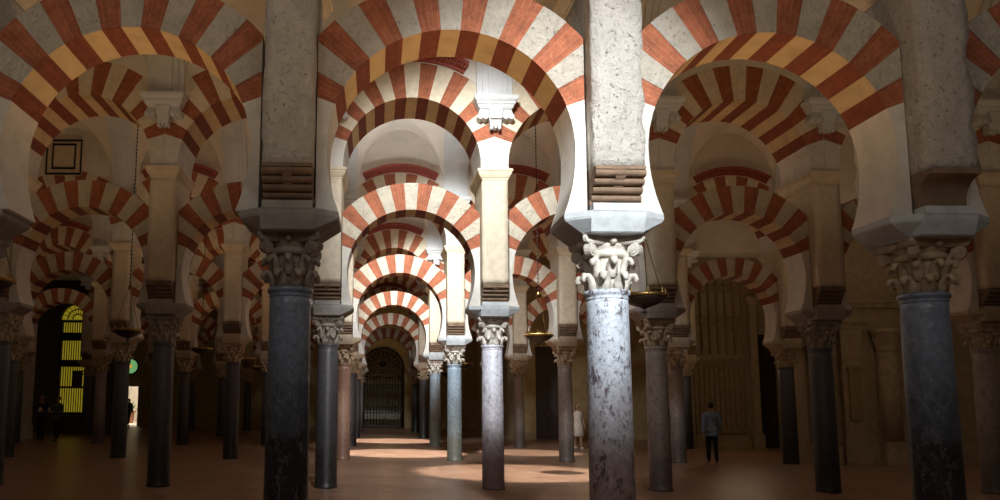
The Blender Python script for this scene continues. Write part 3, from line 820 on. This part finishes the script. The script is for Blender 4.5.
# ------------------------------------------------------------------ hanging lamps
TH = R(6.8); RO = R(.5)
def at(px, py, Y):
    xr, yr = px-377, py-314
    a = xr*cos(RO)+yr*sin(RO); q = -xr*sin(RO)+yr*cos(RO)
    t = -q/750; dz = Y*(t*cos(TH)+sin(TH))/(cos(TH)-t*sin(TH))
    return a*(Y*cos(TH)+dz*sin(TH))/750, dz+1.55
def lamp_meshes():
    b = B(); b.lathe([(.02, -.17), (.05, -.165), (.06, -.15), (.09, -.145), (.20, -.105), (.29, -.04), (.315, 0), (.30, 0), (.27, -.035), (.19, -.09), (.02, -.13)], 36)
    b.lathe([(.012, -.24), (.03, -.225), (.03, -.2), (.012, -.185), (.02, -.16)], 12); dish = b.mesh('dish', M['bronze'])
    b = B(); b.lathe([(.318, -.012), (.335, -.008), (.335, .034), (.318, .038), (.306, .03), (.306, -.005), (.318, -.012)], 36, cap=False)
    for i in range(16): b.ball(.338*cos(2*pi*i/16), .338*sin(2*pi*i/16), .012, .012)
    ring = b.mesh('ring', M['brass'])
    b = B()
    for k in range(3):
        a = 2*pi*k/3+.4; p0 = Vector((.31*cos(a), .31*sin(a), .03)); p1 = Vector((.03*cos(a), .03*sin(a), .95)); n = 26
        b.tube([p0, p1], .004, 5)
        for i in range(n):
            b.ball(*(p0+(p1-p0)*(i+.5)/n), .009, 0, 1.3)
    b.lathe([(.05, .94), (.06, .96), (.03, 1.0), (.012, 1.05)], 12); chain = b.mesh('chains', m_flat('old_brass', (.16, .10, .04), .45, .8))
    cups = []
    for k in range(8):
        b = B(); a = 2*pi*k/8; b.lathe([(.018, .03), (.022, .05), (.01, .07), (.01, .10), (.004, .13)], 8, .30*cos(a), .30*sin(a)); cups.append(b.mesh('cup', M['brass']))
    return dish, ring, chain, cups
LMP = lamp_meshes()
LL = [(644, 297, 10.75, 'hanging bronze dish lamp half hidden behind the pale front column'), (539, 336, 17.5, 'hanging bronze dish lamp right of the speckled column, second arcade'),
      (128, 331, 16.6, 'hanging bronze dish lamp on the left, before the third arcade'), (201.5, 349, 22.3, 'hanging bronze dish lamp right of the second dark column on the left'),
      (247, 359, 26.0, 'small far hanging lamp left of the dark front column'), (258, 367, 32.4, 'smallest hanging lamp beside the left edge of the dark front column'),
      (-14, 281, 9.3, 'hanging bronze lamp cut by the left edge of the frame'), (465, 364, 30.5, 'far hanging lamp between the light blue and speckled columns'), (446, 373, 37.5, 'farthest hanging lamp between the two light blue columns')]
for px, py, Y, lab in LL:
    X, Z = at(px, py, Y)
    t = thing('hanging_lamp', lab, 'lamp', (X, Y, Z), 'hanging bronze dish lamps', random.random())
    for nm, me in zip(('dish', 'rim', 'chains'), LMP): ob(nm, me, t)
    if Y < 18:
        for me in LMP[3]: ob('candle_cup', me, t)
    b = B(); ztop = 9.4-Z; n = int((ztop-1.05)/.09)
    b.tube([(0, 0, 1.04), (0, 0, ztop)], .006, 5)
    for i in range(n): b.ball(0, 0, 1.05+(ztop-1.05)*(i+.5)/n, .016, 0, 1.8)
    ob('hanging_chain', b.mesh('chain', M['iron']), t)

# ------------------------------------------------------------------ people
def skin(name, verts, edges, mat, sub=2):
    me = bpy.data.meshes.new(name); me.from_pydata([v[0] for v in verts], edges, [])
    o = bpy.data.objects.new(name, me); C.objects.link(o)
    md = o.modifiers.new('skin', 'SKIN'); md.use_smooth_shade = True; md.branch_smoothing = .3
    sv = me.skin_vertices[0].data
    for i, v in enumerate(verts):
        r = v[1]; sv[i].radius = (r, r) if not isinstance(r, tuple) else r
        sv[i].use_root = (i == 0)
    ss = o.modifiers.new('sub', 'SUBSURF'); ss.levels = sub; ss.render_levels = sub
    dg = bpy.context.evaluated_depsgraph_get(); dg.update()
    m2 = bpy.data.meshes.new_from_object(o.evaluated_get(dg)); m2.materials.clear(); m2.materials.append(mat)
    for p in m2.polygons: p.use_smooth = True
    bpy.data.objects.remove(o); return m2
SKIN = m_flat('skin', (.42, .24, .16), .6); HAIR = m_flat('dark_hair', (.012, .009, .008), .6)
def person(lab, X, Y, rz, H, top, bottom, shoe, stride=.12, armpose=((.24, .02, 1.12), (.25, -.08, .90)), armposeR=None, skirt=None, hair='short', sleeves=True, extra=None):
    """figure facing -Y before rotation; sizes for 1.75 m, scaled to H"""
    k = H/1.75
    t = thing('person', lab, 'person', (X, Y, 0), None, rz)
    armposeR = armposeR or armpose
    J = [((0, 0, .95), (.135, .10)), ((0, .01, 1.10), (.115, .085)), ((0, .0, 1.28), (.145, .10)), ((0, .01, 1.43), (.10, .075)), ((0, .005, 1.50), .052), ((0, -.005, 1.56), .052), ((0, -.012, 1.62), (.068, .08)), ((0, -.006, 1.69), (.074, .092)), ((0, 0, 1.75), (.045, .055))]
    E_ = [(0, 1), (1, 2), (2, 3), (3, 4), (4, 5), (5, 6), (6, 7), (7, 8)]
    J.append(((0, -.105, 1.645), .012)); E_.append((6, len(J)-1))     # nose
    arms, legs = [], []
    for sx, pose in ((-1, armpose), (1, armposeR)):
        i0 = len(J)
        el, wr = Vector(pose[0]), Vector(pose[1]); el.x *= sx; wr.x *= sx
        J.append(((sx*.165, .01, 1.41), .062)); E_.append((3, i0))
        J.append((tuple(el), .043)); E_.append((i0, i0+1)); J.append((tuple(wr), .028)); E_.append((i0+1, i0+2))
        d = (wr-el).normalized(); side = d.cross(Vector((sx, 0, 0))).normalized()
        pm = wr+d*.06; J.append((tuple(pm), (.036, .022))); E_.append((i0+2, i0+3))
        for f, (off, ln) in enumerate(((-.03, .075), (-.01, .088), (.01, .082), (.03, .066))):
            b0 = len(J); q = pm+side*off+d*.03; J.append((tuple(q), .010)); J.append((tuple(q+d*ln*.55-Vector((sx, 0, 0))*.008), .009)); J.append((tuple(q+d*ln-Vector((sx, 0, 0))*.025), .007))
            E_ += [(i0+3, b0), (b0, b0+1), (b0+1, b0+2)]
        b0 = len(J); q = wr+d*.03+side*-.035; J.append((tuple(q), .011)); J.append((tuple(q+d*.05-side*.02), .008)); E_ += [(i0+2, b0), (b0, b0+1)]
        arms.append((i0, el, wr))
    for sx in (-1, 1):
        i0 = len(J); sy = -stride*sx
        J += [((sx*.075, 0, .88), .088), ((sx*.07, sy*.55-.02, .50), .058), ((sx*.06, sy+.03 if sy > 0 else sy, .09), .038), ((sx*.07, sy-.10, .035), .034), ((sx*.07, sy-.15, .03), .026)]
        E_ += [(0, i0), (i0, i0+1), (i0+1, i0+2), (i0+2, i0+3), (i0+3, i0+4)]; legs.append(i0)
    sc_ = lambda L: [((p[0]*k, p[1]*k, p[2]*k), (tuple(q*k for q in r) if isinstance(r, tuple) else r*k)) for p, r in L]
    body = ob('body', skin('body', sc_(J), E_, SKIN), t)
    def sub_skin(name, idx, ed, grow, mat):
        L = []
        for i in idx:
            p, r = J[i]; r = r if isinstance(r, tuple) else (r, r); L.append((p, (r[0]+grow, r[1]+grow)))
        mp = {i: n for n, i in enumerate(idx)}
        return ob(name, skin(name, sc_(L), [(mp[a], mp[c]) for a, c in ed], mat), t)
    ia = []; ea = []
    for i0, el, wr in arms:
        ia += [i0, i0+1]+([i0+2] if sleeves else []); ea += [(3, i0), (i0, i0+1)]+([(i0+1, i0+2)] if sleeves else [])
    if skirt:
        b = B(); secs = []
        for z, rx, ry in ((1.45, .10, .075), (1.40, .17, .11), (1.28, .172, .125), (1.10, .142, .108), (.95, .175, .135), (.75, .20, .16), (.50, .225, .185), (.49, .20, .16)):
            secs.append([(k*rx*cos(2*pi*i/32)*(1+.035*cos(8*2*pi*i/32)*(z < .9)), k*ry*sin(2*pi*i/32)*(1+.035*cos(8*2*pi*i/32)*(z < .9)), k*z) for i in range(32)])
        b.rings(secs, 0, True); ob('dress', b.mesh('dress', top), t)
    else:
        sub_skin('shirt', [0, 1, 2, 3, 4]+ia, [(0, 1), (1, 2), (2, 3), (3, 4)]+ea, .022, top)
        b = B(); b.rings([[(k*rx*cos(2*pi*i/28), k*(ry*sin(2*pi*i/28)+.005), k*z) for i in range(28)] for z, rx, ry in ((1.16, .115, .09), (1.06, .15, .115), (.94, .185, .142), (.85, .192, .15), (.80, .188, .148))], 0, True, True)
        ob('shirt_hem', b.mesh('hem', top), t)
        il, el_ = [], []; J[0] = (J[0][0], (.115, .085))
        for i0 in legs: il += [i0, i0+1, i0+2]; el_ += [(0, i0), (i0, i0+1), (i0+1, i0+2)]
        sub_skin('trousers', [0]+il, el_, .014, bottom)
    for i0 in legs:
        L = [(J[i][0], (J[i][1]+.012, J[i][1]+.01)) for i in (i0+2, i0+3, i0+4)]
        ob('shoe', skin('shoe', sc_([((p[0], p[1], max(p[2]*.8, .045)), r) for p, r in L]), [(0, 1), (1, 2)], shoe), t)
    # hair, eyes, mouth
    hs = [((0, .028, 1.575), (.064, .055)), ((0, .022, 1.67), (.085, .09)), ((0, .008, 1.755), (.06, .07))]; he = [(0, 1), (1, 2)]
    if hair == 'long': hs += [((0, .06, 1.50), (.07, .04)), ((0, .07, 1.36), (.06, .025))]; he += [(0, 3), (3, 4)]
    ob('hair', skin('hair', sc_(hs), he, HAIR), t)
    b = B()
    for sx in (-1, 1): b.ball(sx*.03*k, -.088*k, 1.665*k, .011*k)
    b.ball(0, -.088*k, 1.605*k, .014*k, 0, .4)
    ob('facial_features', b.mesh('features', HAIR), t)
    b = B()
    for sx in (-1, 1): b.ball(sx*.082*k, .0, 1.65*k, .022*k, 0, 1.5)
    ob('ears', b.mesh('ears', SKIN), t)
    if extra: extra(t, k)
    return t
fab = lambda n, c: m_flat(n, c, .9)
X, _ = at(712, 461, 20.4)
person('man in grey-blue shirt and dark trousers walking away near the right wall', X, 20.35, R(172), 1.66, fab('blue_shirt', (.19, .29, .44)), fab('black_trousers', (.012, .012, .016)), fab('pale_shoes', (.5, .42, .36)), .16, ((.23, .03, 1.13), (.22, -.13, .95)), ((.23, .06, 1.13), (.24, .06, .88)))
person('girl in a white sleeveless dress walking behind a right hand column'.replace(' right hand', ' brown-grey'), (576-377)/750*27.0, 26.9, R(10), 1.62, fab('white_dress', (.72, .62, .55)), None, fab('white_shoes', (.6, .55, .5)), .14, ((.22, .04, 1.13), (.24, -.06, .90)), None, True, 'long', False)
def paper(t, k):
    b = B(); b.rings([[(-.12, -.36, 1.12), (.0, -.37, 1.10), (.0, -.372, 1.10), (-.12, -.362, 1.12)], [(-.12, -.30, 1.30), (.0, -.31, 1.28), (.0, -.312, 1.28), (-.12, -.302, 1.30)]])
    ob('held_leaflet', b.mesh('leaflet', M['linen']), t)
HOLD = ((.24, .02, 1.13), (.10, -.27, 1.14))
person('visitor in dark clothes reading a pale leaflet, left of yellow window', -12.95, 29.3, R(25), 1.76, fab('dark_top', (.03, .03, .035)), fab('dark_jeans', (.015, .015, .02)), fab('dark_shoes', (.02, .02, .02)), .05, HOLD, None, extra=paper)
person('visitor in green-grey jacket with pale leaflet, in front of the yellow window', -12.2, 29.0, R(-30), 1.72, fab('grey_jacket', (.10, .11, .10)), fab('dark_skirt', (.02, .02, .02)), fab('brown_shoes', (.05, .03, .02)), .05, HOLD, None, extra=paper)
person('dark silhouetted visitor standing in the bright far doorway', -15.5, 47.4, R(160), 1.72, fab('black_coat', (.02, .02, .025)), fab('black_jeans', (.015, .015, .02)), fab('black_shoes', (.02, .02, .02)), .08)


# ------------------------------------------------------------------ camera
cam = bpy.data.cameras.new('camera'); co = bpy.data.objects.new('camera', cam); C.objects.link(co)
cam.sensor_width = 36; cam.lens = 27; cam.shift_x = .123; cam.shift_y = .064; cam.clip_end = 300; cam.clip_start = .05
co.matrix_world = Matrix.Translation((0, 0, 1.55)) @ Matrix.Rotation(R(90+6.8), 4, 'X') @ Matrix.Rotation(R(.5), 4, 'Z')
bpy.context.scene.camera = co

# ------------------------------------------------------------------ light
w = bpy.data.worlds.new('world'); bpy.context.scene.world = w; w.use_nodes = True
w.node_tree.nodes['Background'].inputs[0].default_value = (1, .78, .55, 1)
w.node_tree.nodes['Background'].inputs[1].default_value = .04
def spot(loc, tgt, e, ang, col=(1, .97, .93), blend=.6, size=.3):
    l = bpy.data.lights.new('spot', 'SPOT'); l.energy = e; l.spot_size = R(ang); l.spot_blend = blend; l.color = col; l.shadow_soft_size = size
    o = bpy.data.objects.new('spot_light', l); C.objects.link(o); o.location = loc
    o.rotation_euler = (Vector(tgt)-Vector(loc)).to_track_quat('-Z', 'Y').to_euler()
def point(loc, e, col=(1, .72, .42), size=.5):  # unseen point lights added as fill
    l = bpy.data.lights.new('lamp', 'POINT'); l.energy = e; l.color = col; l.shadow_soft_size = size
    o = bpy.data.objects.new('fill_light', l); C.objects.link(o); o.location = loc
#--LIGHT--
KEY = (.93, .97, 1.0)
WARM = (1, .68, .38)
def up(loc, e, col=WARM, ang=140):
    spot(loc, (loc[0], loc[1]+.001, loc[2]+3), e, ang, col, 1.0, .5)
# unseen spots standing in for daylight from high windows and lanterns of the vaults
spot((2.1, -2.6, 7.6), (1.8, 7.0, 3.8), 10000, 26, KEY, 1, .25)
spot((1.1, .8, 5.9), (2.2, 14.1, 1.9), 7500, 9, KEY, .8, .1)  # narrow spot added only to light the mauve column's shaft
spot((1.1, 8.3, 7.7), (1.7, 14.0, 5.0), 3500, 62, KEY, 1, .3)
spot((1.3, 15.2, 8.0), (1.7, 20.8, 4.8), 4000, 60, KEY, .9, .3)
spot((1.3, 22.1, 8.0), (1.6, 27.8, 5.3), 3300, 48, KEY, .9, .3)
# floor pools
spot((.9, 22.5, 9.2), (.8, 24.0, 0), 13000, 26, (1, .93, .85), .25, .12)
spot((2.8, 17.2, 9.2), (3.2, 17.6, 0), 8500, 30, (1, .92, .82), .35, .12)
spot((4.6, 24.0, 9.2), (5.0, 24.8, 0), 6000, 22, (1, .90, .78), .3, .12)
spot((.6, 30.5, 9.2), (.7, 31.8, 0), 12000, 26, (1, .92, .84), .25, .12)
# unseen upward spots added to brighten the upper vault of the middle naves
up((.7, 17.8, 4.6), 850, KEY, 95); up((.7, 24.6, 4.6), 330, KEY, 95)
# soft fill of the nave the camera stands in
point((-2.6, .6, 6.4), 165, (1, .95, .9), 1.0); point((3.9, .6, 6.4), 150, (1, .94, .87), 1.0)
# unseen upward fill spots added for soffits and vaults, apart from the hanging lamps
for X in (-2.4, .7, 3.8): up((X, 8.9, 2.6), 120); up((X, 5.7, 2.2), 165 if X == .7 else 110, (1, .64, .32), 110)
for r in range(1, 6):
    for X, e in ((-12, 90), (-6, 165), (0, 40), (6, 120), (12, 90)):
        if r > 3:
            if X > 5: continue
            e *= .3
        up((X+.6, ROWS[r]-3.4, 2.9), e)
point((11.7, 24.3, 3.4), 32, (1, .76, .48), 1); point((13.5, 17.6, 4.4), 20, (1, .76, .48), 1); point((8.5, 30.5, 3), 25, WARM, 1)  # unseen points added to fill the dim right side
point((GX, 50.6, 4.4), 4); point((.6, 45.4, 5.5), 30, WARM, .6); point((-16, 52.5, 6), 2200, (1, .95, .88), 1.0)  # unseen points added for the chapel, the portal and the courtyard
sc = bpy.context.scene
sc.view_settings.view_transform = 'Standard'
